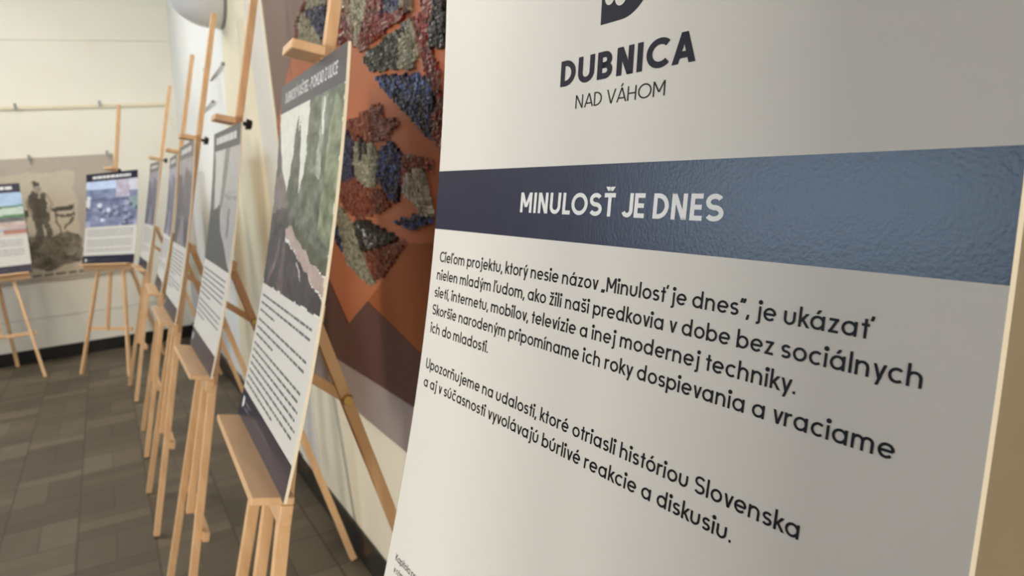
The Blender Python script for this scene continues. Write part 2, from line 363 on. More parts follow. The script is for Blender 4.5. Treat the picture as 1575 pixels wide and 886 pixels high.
bm = bmesh.new(); box(bm, XL - 0.2, x0, YF - 0.15, YF, 0, ZC); box(bm, x1, XR + 0.3, YF - 0.15, YF, 0, ZC); box(bm, x0, x1, YF - 0.15, YF, 0, z0); box(bm, x0, x1, YF - 0.15, YF, z1, ZC)
struct('wall_front', bm, M['ochre'])
bm = bmesh.new(); fw = 0.05
for a, b_, c, d in ((x0, x0 + fw, z0, z1), (x1 - fw, x1, z0, z1), (x0 + fw, x1 - fw, z0, z0 + fw), (x0 + fw, x1 - fw, z1 - fw, z1)): box(bm, a, b_, YF - 0.10, YF - 0.05, c, d)
w = struct('window_3', bm, M['frame'])
bm = bmesh.new(); box(bm, x0 + fw, x1 - fw, YF - 0.08, YF - 0.074, z0 + fw, z1 - fw); bm_obj('pane', bm, M['pane'], w)
bm = bmesh.new()
ys = [YF] + [q for w in WINDOWS for q in w] + [YB]
for a, b_ in zip(ys[::2], ys[1::2]): box(bm, XL - 0.2, XL, a, b_, 0, ZC)
for (a, b_), (z0, z1) in zip(WINDOWS, WIN_Z): box(bm, XL - 0.2, XL, a, b_, 0, z0); box(bm, XL - 0.2, XL, a, b_, z1, ZC)
struct('wall_left', bm, M['ochre'])
for k, (y0, y1) in enumerate(WINDOWS):
    z0, z1 = WIN_Z[k]; bm = bmesh.new(); fw = 0.05; xa, xb = XL - 0.12, XL - 0.06
    for a, b_, c, d in ((y0, y0 + fw, z0, z1), (y1 - fw, y1, z0, z1), (y0 + fw, y1 - fw, z0, z0 + fw), (y0 + fw, y1 - fw, z1 - fw, z1), ((y0 + y1) / 2 - .03, (y0 + y1) / 2 + .03, z0 + fw, z1 - fw)):
        box(bm, xa, xb, a, b_, c, d)
    w = struct('window_%d' % (k + 1), bm, M['frame'])
    bm = bmesh.new(); box(bm, XL - 0.094, XL - 0.088, y0 + fw, y1 - fw, z0 + fw, z1 - fw); bm_obj('pane', bm, M['pane'], w)
# right wall: flat cream wall as far as the slanting edge, then a wall leaning back to the corner, its daylight put into white paint
YS = lambda z: 3.80 - (z - 2.08) * 0.504
bm = bmesh.new()
pts = [(YF, 0), (YS(0), 0), (YS(ZC), ZC), (YF, ZC)]
f = [bm.verts.new((XR, y, z)) for y, z in pts]; r = [bm.verts.new((XR + 0.12, y, z)) for y, z in pts]
bm.faces.new(f); bm.faces.new(r[::-1])
for i in range(4): bm.faces.new((f[i], r[i], r[(i + 1) % 4], f[(i + 1) % 4]))
struct('wall_right', bm, M['cream'])
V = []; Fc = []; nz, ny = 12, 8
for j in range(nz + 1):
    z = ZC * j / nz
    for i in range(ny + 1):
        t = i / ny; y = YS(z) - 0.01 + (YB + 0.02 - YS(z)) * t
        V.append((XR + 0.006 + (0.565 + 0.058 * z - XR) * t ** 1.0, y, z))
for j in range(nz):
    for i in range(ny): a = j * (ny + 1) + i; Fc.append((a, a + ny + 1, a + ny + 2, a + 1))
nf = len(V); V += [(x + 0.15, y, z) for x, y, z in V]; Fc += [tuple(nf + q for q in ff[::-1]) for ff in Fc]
tag(mesh_obj('wall_far', V, Fc, M['daylit_wall'], smooth=True), kind='structure')
bm = bmesh.new(); box(bm, XR - 0.008, XR + 0.01, 2.845, 3.165, 0.0, ZC, 0.003); struct('daylit_strip', bm, M['strip'])  # strip of daylight on the wall, built as a raised off-white band
bm = bmesh.new(); box(bm, XL, 0.575, YB - 0.022, YB, 0, 0.105, 0.003); struct('baseboard_back', bm, M['black'])
bm = bmesh.new()
box(bm, XR - 0.010, XR, YF, YS(0), 0, 0.122, 0.002)
bar(bm, (XR - 0.002, YS(0), 0.061), (0.572, YB, 0.061), 0.122, 0.02, up=Vector((0, 0, 1)), bevel=0.001)
struct('baseboard_right', bm, M['black'])
bm = bmesh.new(); box(bm, XL, 0.62, YB - 0.022, YB, 2.055, 2.085, 0.006); struct('trim_2', bm, M['cream'])
bm = bmesh.new(); box(bm, XL, 0.6, YB - 0.006, YB, 0.352, 0.362, 0.001); struct('trim_3', bm, M['strip'])

# unseen pillar added behind the camera to shade the front board's near side
bm = bmesh.new(); box(bm, -1.30, -1.05, -0.75, -0.085, 0, ZC, 0.01); struct('added_shade_pillar', bm, M['ochre'])

# lights above the frame: one over the back wall, an added fill over the row
for (lx, ly), pw, cc, lb, rz in (((-1.15, 5.2), BACK_LIGHT, (1.0, 0.96, 0.88), 'long white ceiling light above the back wall boards', 0.0), ((-1.2, 3.0), ROW_FILL, (1.0, 0.86, 0.66), 'added long warm fill light above the middle of the row', math.pi / 2)):
    cl_ = tag(empty('ceiling_light_or_fill', (lx, ly, ZC), rz), lb, 'lamp')
    bm = bmesh.new(); box(bm, -0.75, 0.75, -0.14, 0.14, -0.05, 0.0, 0.006); bm_obj('housing', bm, M['frame'], cl_)
    me, nt, b = base_mat('light_diffuser', (250, 246, 236), 0.4)
    b.inputs['Emission Color'].default_value = cc + (1.0,); b.inputs['Emission Strength'].default_value = pw
    bm = bmesh.new(); box(bm, -0.72, 0.72, -0.12, 0.12, -0.085, -0.051, 0.012); bm_obj('diffuser', bm, me, cl_)

# ------------------------------------------------------------------ the mosaic mural
mural = tag(empty('mosaic_mural', (0.6, 1.8, 0.59)), 'abstract terracotta wall mural set with rough red, blue and white mosaic', 'mural')
mloc = Vector((0.6, 1.8, 0.59))
MY0, MY1, MZ0, MZ1 = 0.95, 2.81, 0.59, 2.75
bm = bmesh.new(); box(bm, 0.0, XR - 0.601, MY0 - 1.8, MY1 - 1.8, 0.145, MZ1 - 0.59, 0.002); bm_obj('painted_panel', bm, M['mural_mauve'], mural)
bm = bmesh.new(); box(bm, -0.003, XR - 0.601, MY0 - 1.8, MY1 - 1.8, -0.002, 0.1445, 0.002); bm_obj('border_band', bm, M['band'], mural)
bm = bmesh.new(); box(bm, -0.004, XR - 0.601, MY1 - 1.8, MY1 - 1.8 + 0.03, -0.002, MZ1 - 0.59, 0.002); bm_obj('edge_strip', bm, M['cream'], mural)
FIELDS=[
 ('TERRA',[(2.39, 1.737), (2.284, 1.777), (2.009, 1.836), (1.683, 1.823), (1.247, 1.699), (1.368, 1.158), (1.588, 1.146), (1.772, 1.049), (1.934, 0.969), (2.153, 0.872), (2.325, 0.993), (2.549, 1.194), (2.941, 1.434), (2.584, 1.639)]),
 ('ORANGE',[(1.368, 1.158), (1.588, 1.146), (1.772, 1.049), (1.934, 0.969), (1.614, 0.898), (1.433, 0.865), (1.272, 0.884), (1.22, 1.165)]),
 ('PURPLE',[(2.325, 0.993), (2.153, 0.872), (1.934, 0.969), (1.614, 0.898), (1.433, 0.865), (1.349, 0.797), (1.46, 0.744), (2.4, 0.729), (2.948, 0.726), (3.026, 0.897)]),
]
PATCHES=[
 ('OLIVE',[(2.267, 1.792), (2.22, 1.787), (2.09, 1.69), (2.094, 1.653), (2.144, 1.655), (2.325, 1.709), (2.327, 1.757)]),
 ('NAVY',[(2.22, 1.787), (2.001, 1.757), (2.046, 1.679), (2.09, 1.69)]),
 ('OLIVE',[(2.132, 1.817), (1.979, 1.781), (2.005, 1.759), (2.213, 1.789), (2.192, 1.802)]),
 ('RED',[(2.228, 1.813), (2.132, 1.817), (2.192, 1.802), (2.22, 1.787), (2.267, 1.792), (2.327, 1.757), (2.325, 1.709), (2.371, 1.724), (2.356, 1.78)]),
 ('RED',[(1.892, 1.756), (1.851, 1.73), (1.806, 1.643), (1.807, 1.616), (1.865, 1.642), (1.937, 1.644), (1.988, 1.653), (1.945, 1.704)]),
 ('BROWN',[(1.871, 1.756), (1.803, 1.741), (1.795, 1.674), (1.796, 1.62), (1.808, 1.638)]),
 ('OLIVE',[(1.799, 1.74), (1.66, 1.708), (1.718, 1.661), (1.775, 1.627), (1.775, 1.6), (1.804, 1.624), (1.795, 1.674)]),
 ('RED',[(1.66, 1.708), (1.552, 1.683), (1.607, 1.649), (1.437, 1.629), (1.433, 1.619), (1.772, 1.596), (1.771, 1.626), (1.719, 1.659)]),
 ('NAVY',[(1.552, 1.683), (1.479, 1.666), (1.48, 1.641), (1.611, 1.637), (1.603, 1.65)]),
 ('BROWN',[(1.479, 1.666), (1.424, 1.653), (1.419, 1.625), (1.433, 1.619), (1.477, 1.638)]),
 ('GREEN',[(1.456, 1.606), (1.497, 1.579), (1.534, 1.523), (1.699, 1.542), (1.763, 1.584)]),
 ('OLIVE',[(1.443, 1.606), (1.42, 1.597), (1.406, 1.531), (1.449, 1.513), (1.527, 1.522), (1.504, 1.578)]),
 ('RED',[(1.372, 1.641), (1.308, 1.626), (1.319, 1.604), (1.348, 1.552), (1.347, 1.532), (1.318, 1.489), (1.331, 1.43), (1.355, 1.45), (1.386, 1.49), (1.401, 1.528), (1.424, 1.608), (1.376, 1.605)]),
 ('BLACK',[(1.322, 1.59), (1.303, 1.625), (1.258, 1.615), (1.28, 1.525), (1.346, 1.536), (1.346, 1.563)]),
 ('BLUE',[(1.685, 1.53), (1.41, 1.494), (1.361, 1.477), (1.355, 1.449), (1.375, 1.364), (1.42, 1.373), (1.446, 1.395), (1.555, 1.451), (1.616, 1.481)]),
 ('RED',[(1.383, 1.401), (1.329, 1.44), (1.277, 1.434), (1.295, 1.347), (1.365, 1.352), (1.375, 1.364)]),
 ('REDOR',[(1.947, 1.452), (1.777, 1.459), (1.722, 1.467), (1.656, 1.463), (1.658, 1.434), (1.569, 1.42), (1.565, 1.41), (1.64, 1.387), (1.731, 1.385), (1.792, 1.389), (1.832, 1.41), (1.896, 1.396), (1.944, 1.433)]),
 ('NAVY',[(1.944, 1.433), (1.896, 1.396), (1.918, 1.365), (1.931, 1.301), (2.053, 1.294), (2.0, 1.372)]),
 ('OLIVE',[(1.886, 1.396), (1.758, 1.384), (1.716, 1.354), (1.748, 1.282), (1.832, 1.275), (1.902, 1.297), (1.916, 1.34)]),
 ('BLACK',[(1.834, 1.404), (1.815, 1.403), (1.841, 1.343), (1.86, 1.344)]),
 ('BLACK',[(1.806, 1.39), (1.788, 1.389), (1.796, 1.358), (1.812, 1.359)]),
 ('BLUE',[(1.676, 1.374), (1.613, 1.375), (1.561, 1.346), (1.585, 1.29), (1.609, 1.245), (1.66, 1.242), (1.742, 1.299), (1.711, 1.343)]),
 ('RED',[(1.554, 1.346), (1.449, 1.333), (1.396, 1.323), (1.407, 1.3), (1.448, 1.313), (1.537, 1.304), (1.539, 1.273), (1.577, 1.266), (1.592, 1.29)]),
 ('WHITE',[(1.53, 1.304), (1.448, 1.311), (1.416, 1.214), (1.461, 1.21), (1.507, 1.238), (1.57, 1.263)]),
 ('REDOR',[(2.027, 1.303), (1.921, 1.3), (1.822, 1.274), (1.726, 1.268), (1.668, 1.242), (1.62, 1.245), (1.762, 1.21), (1.939, 1.194), (2.039, 1.215), (2.103, 1.258)]),
 ('OLIVE',[(2.131, 1.242), (2.063, 1.217), (1.985, 1.176), (1.918, 1.092), (1.839, 1.028), (1.887, 1.02), (1.977, 1.033), (2.089, 1.068), (2.125, 1.172)]),
 ('BLUE',[(2.193, 1.176), (2.137, 1.171), (2.096, 1.106), (2.123, 1.094), (2.218, 1.146)]),
 ('BLACK',[(1.958, 1.195), (1.847, 1.192), (1.633, 1.156), (1.782, 1.127), (1.913, 1.107), (1.955, 1.15)]),
 ('WHITE',[(1.942, 1.186), (1.915, 1.181), (1.921, 1.151), (1.944, 1.153)]),
 ('WHITE',[(1.905, 1.17), (1.863, 1.171), (1.832, 1.118), (1.866, 1.122)]),
 ('WHITE',[(1.848, 1.163), (1.823, 1.164), (1.8, 1.123), (1.836, 1.119)]),
 ('WHITE',[(1.804, 1.162), (1.784, 1.16), (1.781, 1.13), (1.798, 1.129)]),
 ('WHITE',[(1.763, 1.161), (1.742, 1.151), (1.706, 1.151), (1.738, 1.137), (1.77, 1.138)]),
 ('REDOR',[(1.893, 1.109), (1.748, 1.129), (1.604, 1.157), (1.594, 1.145), (1.772, 1.052), (1.854, 1.038), (1.893, 1.082)]),
 ('BLUE',[(1.666, 1.195), (1.563, 1.206), (1.421, 1.223), (1.433, 1.197), (1.537, 1.18)]),
]

def clip_y(poly, lim, keep_less=True):
    out = []
    for i in range(len(poly)):
        a, b = poly[i - 1], poly[i]; ia = (a[0] <= lim) == keep_less; ib = (b[0] <= lim) == keep_less
        if ia != ib:
            t = (lim - a[0]) / (b[0] - a[0]); out.append((lim, a[1] + t * (b[1] - a[1])))
        if ib: out.append(b)
    return out
for k, (c, poly) in enumerate(FIELDS):
    poly = clip_y(clip_y(poly, MY1 - 0.004), MY0 + 0.004, False)
    bm = bmesh.new(); d = -0.004 - 0.002 * k
    vs = [bm.verts.new((d, y - 1.8, z - 0.59)) for y, z in poly]
    for tri in tessellate_polygon([[Vector((y, z, 0)) for y, z in poly]]): bm.faces.new([vs[q] for q in tri])
    vb = [bm.verts.new((0.001, y - 1.8, z - 0.59)) for y, z in poly]; n = len(vs)
    for i in range(n): bm.faces.new((vs[i], vb[i], vb[(i + 1) % n], vs[(i + 1) % n]))
    bm_obj('colour_field', bm, M['mural_' + c], mural)
PAL = {'OLIVE': [(150, 144, 116), (132, 126, 100), (168, 160, 134), (112, 106, 84), (140, 132, 108)], 'WHITE': [(176, 172, 158), (150, 146, 134), (196, 192, 180), (120, 116, 104)],
       'NAVY': [(32, 36, 62), (24, 26, 44), (44, 50, 86), (58, 62, 92), (20, 20, 30)], 'BLUE': [(20, 26, 60), (14, 16, 34), (30, 44, 100), (16, 18, 40), (60, 90, 150), (12, 12, 22)],
       'RED': [(112, 40, 28), (90, 30, 22), (130, 62, 44), (74, 30, 24), (120, 84, 66), (128, 30, 24)], 'REDOR': [(128, 58, 34), (110, 44, 26), (96, 34, 22), (140, 82, 54), (118, 66, 40)],
       'BROWN': [(128, 104, 76), (112, 90, 66), (136, 114, 88)], 'GREEN': [(42, 42, 32), (58, 58, 44), (30, 30, 24), (72, 70, 54)], 'BLACK': [(24, 22, 20), (34, 32, 28), (44, 40, 34)]}
def mosaic_patch(c, poly, lift):
    """a patch of chunky broken glass: jittered tesserae of random height, one mesh"""
    ys_ = [p[0] for p in poly]; zs_ = [p[1] for p in poly]; s = 0.0085
    ny, nz = int((max(ys_) - min(ys_)) / s) + 3, int((max(zs_) - min(zs_)) / s) + 3
    gy = min(ys_) - s + s * np.arange(ny + 1)[:, None] + (rng.random((ny + 1, nz + 1)) - .5) * s * .7
    gz = min(zs_) - s + s * np.arange(nz + 1)[None, :] + (rng.random((ny + 1, nz + 1)) - .5) * s * .7
    V = []; F = []; C = []; pal = PAL[c]
    cyy = (gy[:-1, :-1] + gy[1:, 1:] + gy[1:, :-1] + gy[:-1, 1:]) / 4; czz = (gz[:-1, :-1] + gz[1:, 1:] + gz[1:, :-1] + gz[:-1, 1:]) / 4
    ins = in_poly(cyy, czz, poly)
    for i in range(ny):
        for j in range(nz):
            if not ins[i, j] or not (MY0 < cyy[i, j] < MY1): continue
            q = [(gy[a, b_], gz[a, b_]) for a, b_ in ((i, j), (i + 1, j), (i + 1, j + 1), (i, j + 1))]
            h = lift + 0.0022 * rng.random(); tl = (rng.random(2) - .5) * 0.4; cy, cz = cyy[i, j], czz[i, j]
            b0 = len(V); col = lin(pal[rng.integers(len(pal))]) * (0.8 + 0.4 * rng.random())
            for y, z in q: V.append((0.0, y - 1.8, z - .59))
            for y, z in q: yy = cy + (y - cy) * .86; zz = cz + (z - cz) * .86; V.append((-h - (yy - cy) * tl[0] - (zz - cz) * tl[1], yy - 1.8, zz - .59))
            fs = [(4, 5, 6, 7)] + [(k, (k + 1) % 4, 4 + (k + 1) % 4, 4 + k) for k in range(4)]
            for f in fs: F.append([b0 + k for k in f]); C.append(col)
    if not F: return
    o = mesh_obj('mosaic_patch', V, F, M['glass_tess'], mural); set_face_colors(o.data, np.array(C))
def set_face_colors(me, C):
    at = me.color_attributes.new('print', 'FLOAT_COLOR', 'CORNER')
    n = np.zeros(len(me.polygons), int); me.polygons.foreach_get('loop_total', n)
    cc = np.repeat(np.hstack([C, np.ones((len(C), 1))]), n, axis=0)
    at.data.foreach_set('color', cc.astype(np.float32).ravel())
for k, (c, poly) in enumerate(PATCHES):
    small = c in ('BLACK', 'WHITE')
    mosaic_patch(c, poly, 0.0095 + (0.003 if small else 0.0) + 0.0012 * (k % 2))
# ------------------------------------------------------------------ easels
SL = 0.255                                            # lean of the front frame
LN = math.atan(SL)
def fx(z): return 0.012 + SL * z                       # centre plane of the front frame
def make_easel():
    t = empty('easel', (0, 0, 0)); tag(t, 'wooden display easel', 'easel')
    for s in (1, -1):
        bm = bmesh.new(); bar(bm, (fx(0.004), s * 0.245, 0.004), (fx(1.10), s * 0.078, 1.10), 0.022, 0.022); bm_obj('front_leg', bm, M['wood'], t)
    bm = bmesh.new(); bar(bm, (fx(1.075) + 0.022, 0.10, 1.075), (fx(1.075) + 0.022, -0.10, 1.075), 0.03, 0.02, up=Vector((SL, 0, 1))); bm_obj('top_rail', bm, M['wood2'], t)
    bm = bmesh.new(); bar(bm, (fx(0.335) + 0.021, 0.225, 0.335), (fx(0.335) + 0.021, -0.225, 0.335), 0.026, 0.018, up=Vector((SL, 0, 1))); bm_obj('cross_bar', bm, M['wood2'], t)
    # sliding mast: two thin strips on a spine, so a groove runs down the middle
    bm = bmesh.new()
    for s in (-1, 1): bar(bm, (fx(0.33), s * 0.0068, 0.33), (fx(2.0), s * 0.0068, 2.0), 0.0084, 0.021)
    bar(bm, (fx(0.33) + 0.003, 0, 0.33), (fx(2.0) + 0.003, 0, 2.0), 0.008, 0.014, bevel=0)
    bm_obj('mast', bm, M['wood'], t)
    # tray
    tr = empty('tray', (fx(0.82), 0, 0.82), 0); tr.parent = t
    bm = bmesh.new(); ex = Vector((-math.cos(LN), 0, math.sin(LN))); ez = Vector((math.sin(LN), 0, math.cos(LN)))
    def q(a, b_): return ex * a + ez * b_
    # a: forward of the frame centre plane, b: up the frame
    p0 = q(0.013, -0.008); p1 = q(0.078, -0.008)
    c = (p0 + p1) / 2
    bar(bm, c + Vector((0, 0.245, 0)), c + Vector((0, -0.245, 0)), 0.013, 0.065, up=ez, bevel=0.002)
    bm_obj('ledge', bm, M['wood2'], tr)
    bm = bmesh.new(); c = q(0.023, -0.032); bar(bm, c + Vector((0, 0.245, 0)), c + Vector((0, -0.245, 0)), 0.034, 0.020, up=ez, bevel=0.002); bm_obj('back_rail', bm, M['wood2'], tr)
    # clamp
    cl = empty('clamp', (fx(1.52), 0, 1.52), 0); cl.parent = t
    bm = bmesh.new(); c0 = q(0.013, 0.0); c1 = q(0.072, 0.0); bar(bm, c0, c1, 0.088, 0.017, up=Vector((0, 1, 0)), bevel=0.002)
    bar(bm, q(0.0, 0) + Vector((0, 0.018, 0)), q(0.014, 0) + Vector((0, 0.018, 0)), 0.012, 0.03); bar(bm, q(0.0, 0) + Vector((0, -0.018, 0)), q(0.014, 0) + Vector((0, -0.018, 0)), 0.012, 0.03)
    bm_obj('clamp_block', bm, M['wood2'], cl)
    bm = bmesh.new(); cyl(bm, q(-0.012, 0), q(-0.024, 0), 0.006, seg=14)
    cyl(bm, q(-0.022, 0), q(-0.038, 0), 0.017, 0.014, seg=10); bar(bm, q(-0.044, -0.0) + Vector((0, 0.02, 0)), q(-0.044, 0) + Vector((0, -0.02, 0)), 0.012, 0.012); bm_obj('knob', bm, M['knob'], cl, smooth=False)
    # rear leg, slotted in its upper third
    a = Vector((0.312, 0, 1.075)); e = Vector((0.578, 0, 0.012)); d = e - a
    bm = bmesh.new(); m = a + d * 0.36
    for s in (-1, 1): bar(bm, a + Vector((0, s * 0.0088, 0)), m + Vector((0, s * 0.0088, 0)), 0.0085, 0.021)
    bar(bm, m - d * 0.03, e, 0.026, 0.021); bar(bm, a - d * 0.004, a + d * 0.03, 0.026, 0.021)
    bm_obj('rear_leg', bm, M['wood'], t)
    k = a + d * 0.176
    bm = bmesh.new(); bar(bm, (fx(0.955) + 0.014, 0, 0.968), k + (k - Vector((fx(0.955), 0, 0.968))) * 0.08, 0.0075, 0.019); bm_obj('brace', bm, M['wood'], t)
    bm = bmesh.new(); cyl(bm, k + Vector((0, 0.022, 0)), k + Vector((0, -0.022, 0)), 0.004, seg=12)
    cyl(bm, k + Vector((0, -0.0145, 0)), k + Vector((0, -0.024, 0)), 0.011, 0.009, seg=18); cyl(bm, k + Vector((0, 0.0145, 0)), k + Vector((0, 0.022, 0)), 0.009, seg=18)
    bm_obj('wing_nut', bm, M['brass'], t, smooth=False)
    return t
def dup(root, loc, rz, dz):
    r = root.copy(); COL.objects.link(r); r.location = loc; r.rotation_euler = (0, 0, rz)
    for ch in list(root.children):
        c = ch.copy(); COL.objects.link(c); c.parent = r
        for g in list(ch.children):
            d = g.copy(); COL.objects.link(d); d.parent = c
    return r
def shift(root, dz, dclamp=0.0):
    for c in root.children:
        if c.name.split('.')[0] == 'tray': c.location = (fx(0.82 + dz), 0, 0.82 + dz)
        if c.name.split('.')[0] == 'clamp': c.location = (fx(1.52 + dz + dclamp), 0, 1.52 + dz + dclamp)
# board: x, y, z of the middle of its lower edge, heading, lean at the bottom, lean at the top, tilt, s-curve
BOARDS = [
    dict(p=(0.189, 0.4225, 0.830), phi=0.0613, lb=0.3459, lt=0.1169, tilt=0.0162, c=0.0082),
    dict(p=(0.1817, 1.368, 0.825), phi=-0.030, lb=0.3447, lt=0.1684, tilt=0.0025, c=0),
    dict(p=(0.1887, 2.380, 0.799), phi=0.0023, lb=0.3361, lt=0.152, tilt=0.0122, c=0),
    dict(p=(0.1716, 3.284, 0.812), phi=0.004, lb=0.304, lt=0.1659, tilt=0.0011, c=0),
    dict(p=(0.1890, 4.270, 0.812), phi=-0.0136, lb=0.335, lt=0.165, tilt=0.0, c=0),
    dict(p=(0.1720, 5.455, 0.830), phi=0.0485, lb=0.30, lt=0.20, tilt=0.01, c=0),
    dict(p=(-0.0293, 6.2986, 0.8147), phi=0.700, lb=0.3205, lt=0.1706, tilt=-0.005, c=0),
    dict(p=(-0.800, 6.690, 0.790), phi=1.53, lb=0.30, lt=0.18, tilt=0.0, c=0),
]
EASEL_LABELS = ['wooden easel behind the big nearest title board, mostly hidden', 'wooden easel holding the tree-lined street photo board', 'wooden easel directly behind the street photo board, under the white gable board',
    'wooden easel carrying the third photo board of the row by the wall', 'wooden easel carrying the fourth photo board of the row', 'wooden easel farthest along the row beside the right wall',
    'wooden easel turned towards us in the back corner', 'wooden easel at the left edge against the back wall']
proto = make_easel()
for i, B in enumerate(BOARDS):
    x, y, z = B['p']; ph = B['phi']; dz = z - 0.825
    loc = (x - 0.187 * math.cos(ph), y - 0.187 * math.sin(ph), 0.0)
    e = proto if i == 0 else dup(proto, loc, ph, dz)
    if i == 0: e.location = loc; e.rotation_euler = (0, 0, ph)
    B['dz'] = dz; B['easel'] = e
    tag(e, EASEL_LABELS[i], 'easel', 'wooden easels of the exhibition')
for B in BOARDS: shift(B['easel'], B['dz'])

# ------------------------------------------------------------------ display boards (bowed foam boards)
BW, BH = 0.53, 0.70
class Board:
    def __init__(s, B, label, extra_group='exhibition boards on easels'):
        s.B = B; s.root = tag(empty('display_board', B['p'], B['phi']), label, 'board', extra_group)
        n = 240; v = (np.arange(n) + .5) / n * 1.1 - 0.05
        th = B['lb'] + (B['lt'] - B['lb']) * v + B['c'] * np.sin(2 * np.pi * v); dv = 1.1 * BH / n
        s.vv = np.concatenate([[-0.05], -0.05 + 1.1 * (np.arange(n) + 1) / n])
        X = np.concatenate([[0], np.cumsum(np.sin(th) * dv)]); Z = np.concatenate([[0], np.cumsum(np.cos(th) * dv)])
        s.X = X - np.interp(0, s.vv, X); s.Z = Z - np.interp(0, s.vv, Z)
    def at(s, u, v, off):
        B = s.B; u = np.asarray(u, float); v = np.asarray(v, float)
        a = (u - .5) * BW; b = v * BH - a * math.sin(B['tilt']); a = a * math.cos(B['tilt']); w = b / BH
        th = B['lb'] + (B['lt'] - B['lb']) * w + B['c'] * np.sin(2 * np.pi * w)
        return np.stack([np.interp(w, s.vv, s.X) - np.cos(th) * off, -a, np.interp(w, s.vv, s.Z) + np.sin(th) * off], -1)
    def core(s):
        n = 28; V = []; F = []; MI = []
        for k in range(n + 1):
            for u, o in ((0, 0.0), (1, 0.0), (1, -0.005), (0, -0.005)): V.append(s.at(u, k / n, o))
        for k in range(n):
            a = 4 * k
            for i in range(4):
                j = (i + 1) % 4; F.append((a + i, a + j, a + 4 + j, a + 4 + i)); MI.append(1 if i in (1, 3) else 0)
        F += [(3, 2, 1, 0), tuple(4 * n + i for i in range(4))]; MI += [1, 1]
        o = mesh_obj('foam_panel', V, F, [M['foam'], M['edge']], s.root); o.data.polygons.foreach_set('material_index', MI); return o
    def sheet(s, name, u0, u1, v0, v1, off, mat, nu=1, nv=None, colors=None, thick=0.00025):
        nv = nv or max(1, int((v1 - v0) * 30)); us = np.linspace(u0, u1, nu + 1); vs = np.linspace(v0, v1, nv + 1)
        U, Vv = np.meshgrid(us, vs); P = s.at(U.ravel(), Vv.ravel(), off); F = []
        for j in range(nv):
            for i in range(nu): a = j * (nu + 1) + i; F.append((a, a + 1, a + nu + 2, a + nu + 1))
        o = mesh_obj(name, P, F, mat, s.root)
        if colors is not None: set_face_colors(o.data, colors.reshape(-1, 3))
        return o
    def text(s, name, txt, w, v, cap, mat, u0=None, u1=None, uc=None, off=0.00032, tracking=0.0, label=None):
        vx, F, wid = text_geom(txt, w, tracking); sc = cap * BH
        if u0 is not None and u1 is not None: u = u0 + vx[:, 0] / wid * (u1 - u0)
        elif uc is not None: u = uc + (vx[:, 0] - wid / 2) * sc / BW
        else: u = u0 + vx[:, 0] * sc / BW
        P = s.at(u, v + vx[:, 1] * cap, off)
        o = mesh_obj(name, P, F, mat, s.root); return tag(o, label)
    def poly(s, name, pts, off, mat):
        bm = bmesh.new(); vs = [bm.verts.new((p[0], p[1], 0)) for p in pts]
        for tri in tessellate_polygon([[Vector((p[0], p[1], 0)) for p in pts]]): bm.faces.new([vs[q] for q in tri])
        lo, hi = min(p[1] for p in pts), max(p[1] for p in pts)
        for k in range(1, int((hi - lo) / 0.012)):
            bmesh.ops.bisect_plane(bm, geom=bm.verts[:] + bm.edges[:] + bm.faces[:], plane_co=(0, lo + 0.012 * k, 0), plane_no=(0, 1, 0))
        for v in bm.verts: v.co = Vector(s.at(v.co.x, v.co.y, off))
        return bm_obj(name, bm, mat, s.root)
    def lines(s, name, rows, mat, off=0.0005, th=0.0062):
        """unreadable small print: rows of word-long strokes"""
        V = []; F = []
        for u0, u1, v in rows:
            u = u0
            while u < u1 - 0.01:
                L = min(0.02 + 0.075 * rng.random(), u1 - u)
                b0 = len(V); P = s.at([u, u + L, u + L, u], [v, v, v + th, v + th], off); V += list(P); F.append((b0, b0 + 1, b0 + 2, b0 + 3)); u += L + 0.012
        return mesh_obj(name, V, F, mat, s.root)
def paint(nx, ny, bgc, polys, noise=10, seed=1, blotch=0.0):
    r = np.random.default_rng(seed); X, Y = np.meshgrid((np.arange(nx) + .5) / nx, (np.arange(ny) + .5) / ny)
    img = np.zeros((ny, nx, 3)) + np.array(bgc, float)
    def smooth(n):
        g = r.random((max(2, ny // n) + 2, max(2, nx // n) + 2)); yi = np.linspace(0, g.shape[0] - 1.001, ny); xi = np.linspace(0, g.shape[1] - 1.001, nx)
        y0 = yi.astype(int); x0 = xi.astype(int); fy = (yi - y0)[:, None]; fxx = (xi - x0)[None, :]
        return (g[y0][:, x0] * (1 - fy) * (1 - fxx) + g[y0 + 1][:, x0] * fy * (1 - fxx) + g[y0][:, x0 + 1] * (1 - fy) * fxx + g[y0 + 1][:, x0 + 1] * fy * fxx) - .5
    wob = smooth(6) * 0.03; wob2 = smooth(6) * 0.03
    for p in polys:
        pl, c = p[0], p[1]; amp = p[2] if len(p) > 2 else 0
        m = in_poly(X + wob, Y + wob2, pl)
        t = (smooth(5) + smooth(2) * .7) * amp
        img[m] = (np.array(c, float) + t[..., None])[m]
    img += (smooth(3)[..., None]) * noise + (smooth(12)[..., None]) * blotch
    return lin(np.clip(img, 0, 255))
def rect(x0, y0, x1, y1): return [(x0, y0), (x1, y0), (x1, y1), (x0, y1)]

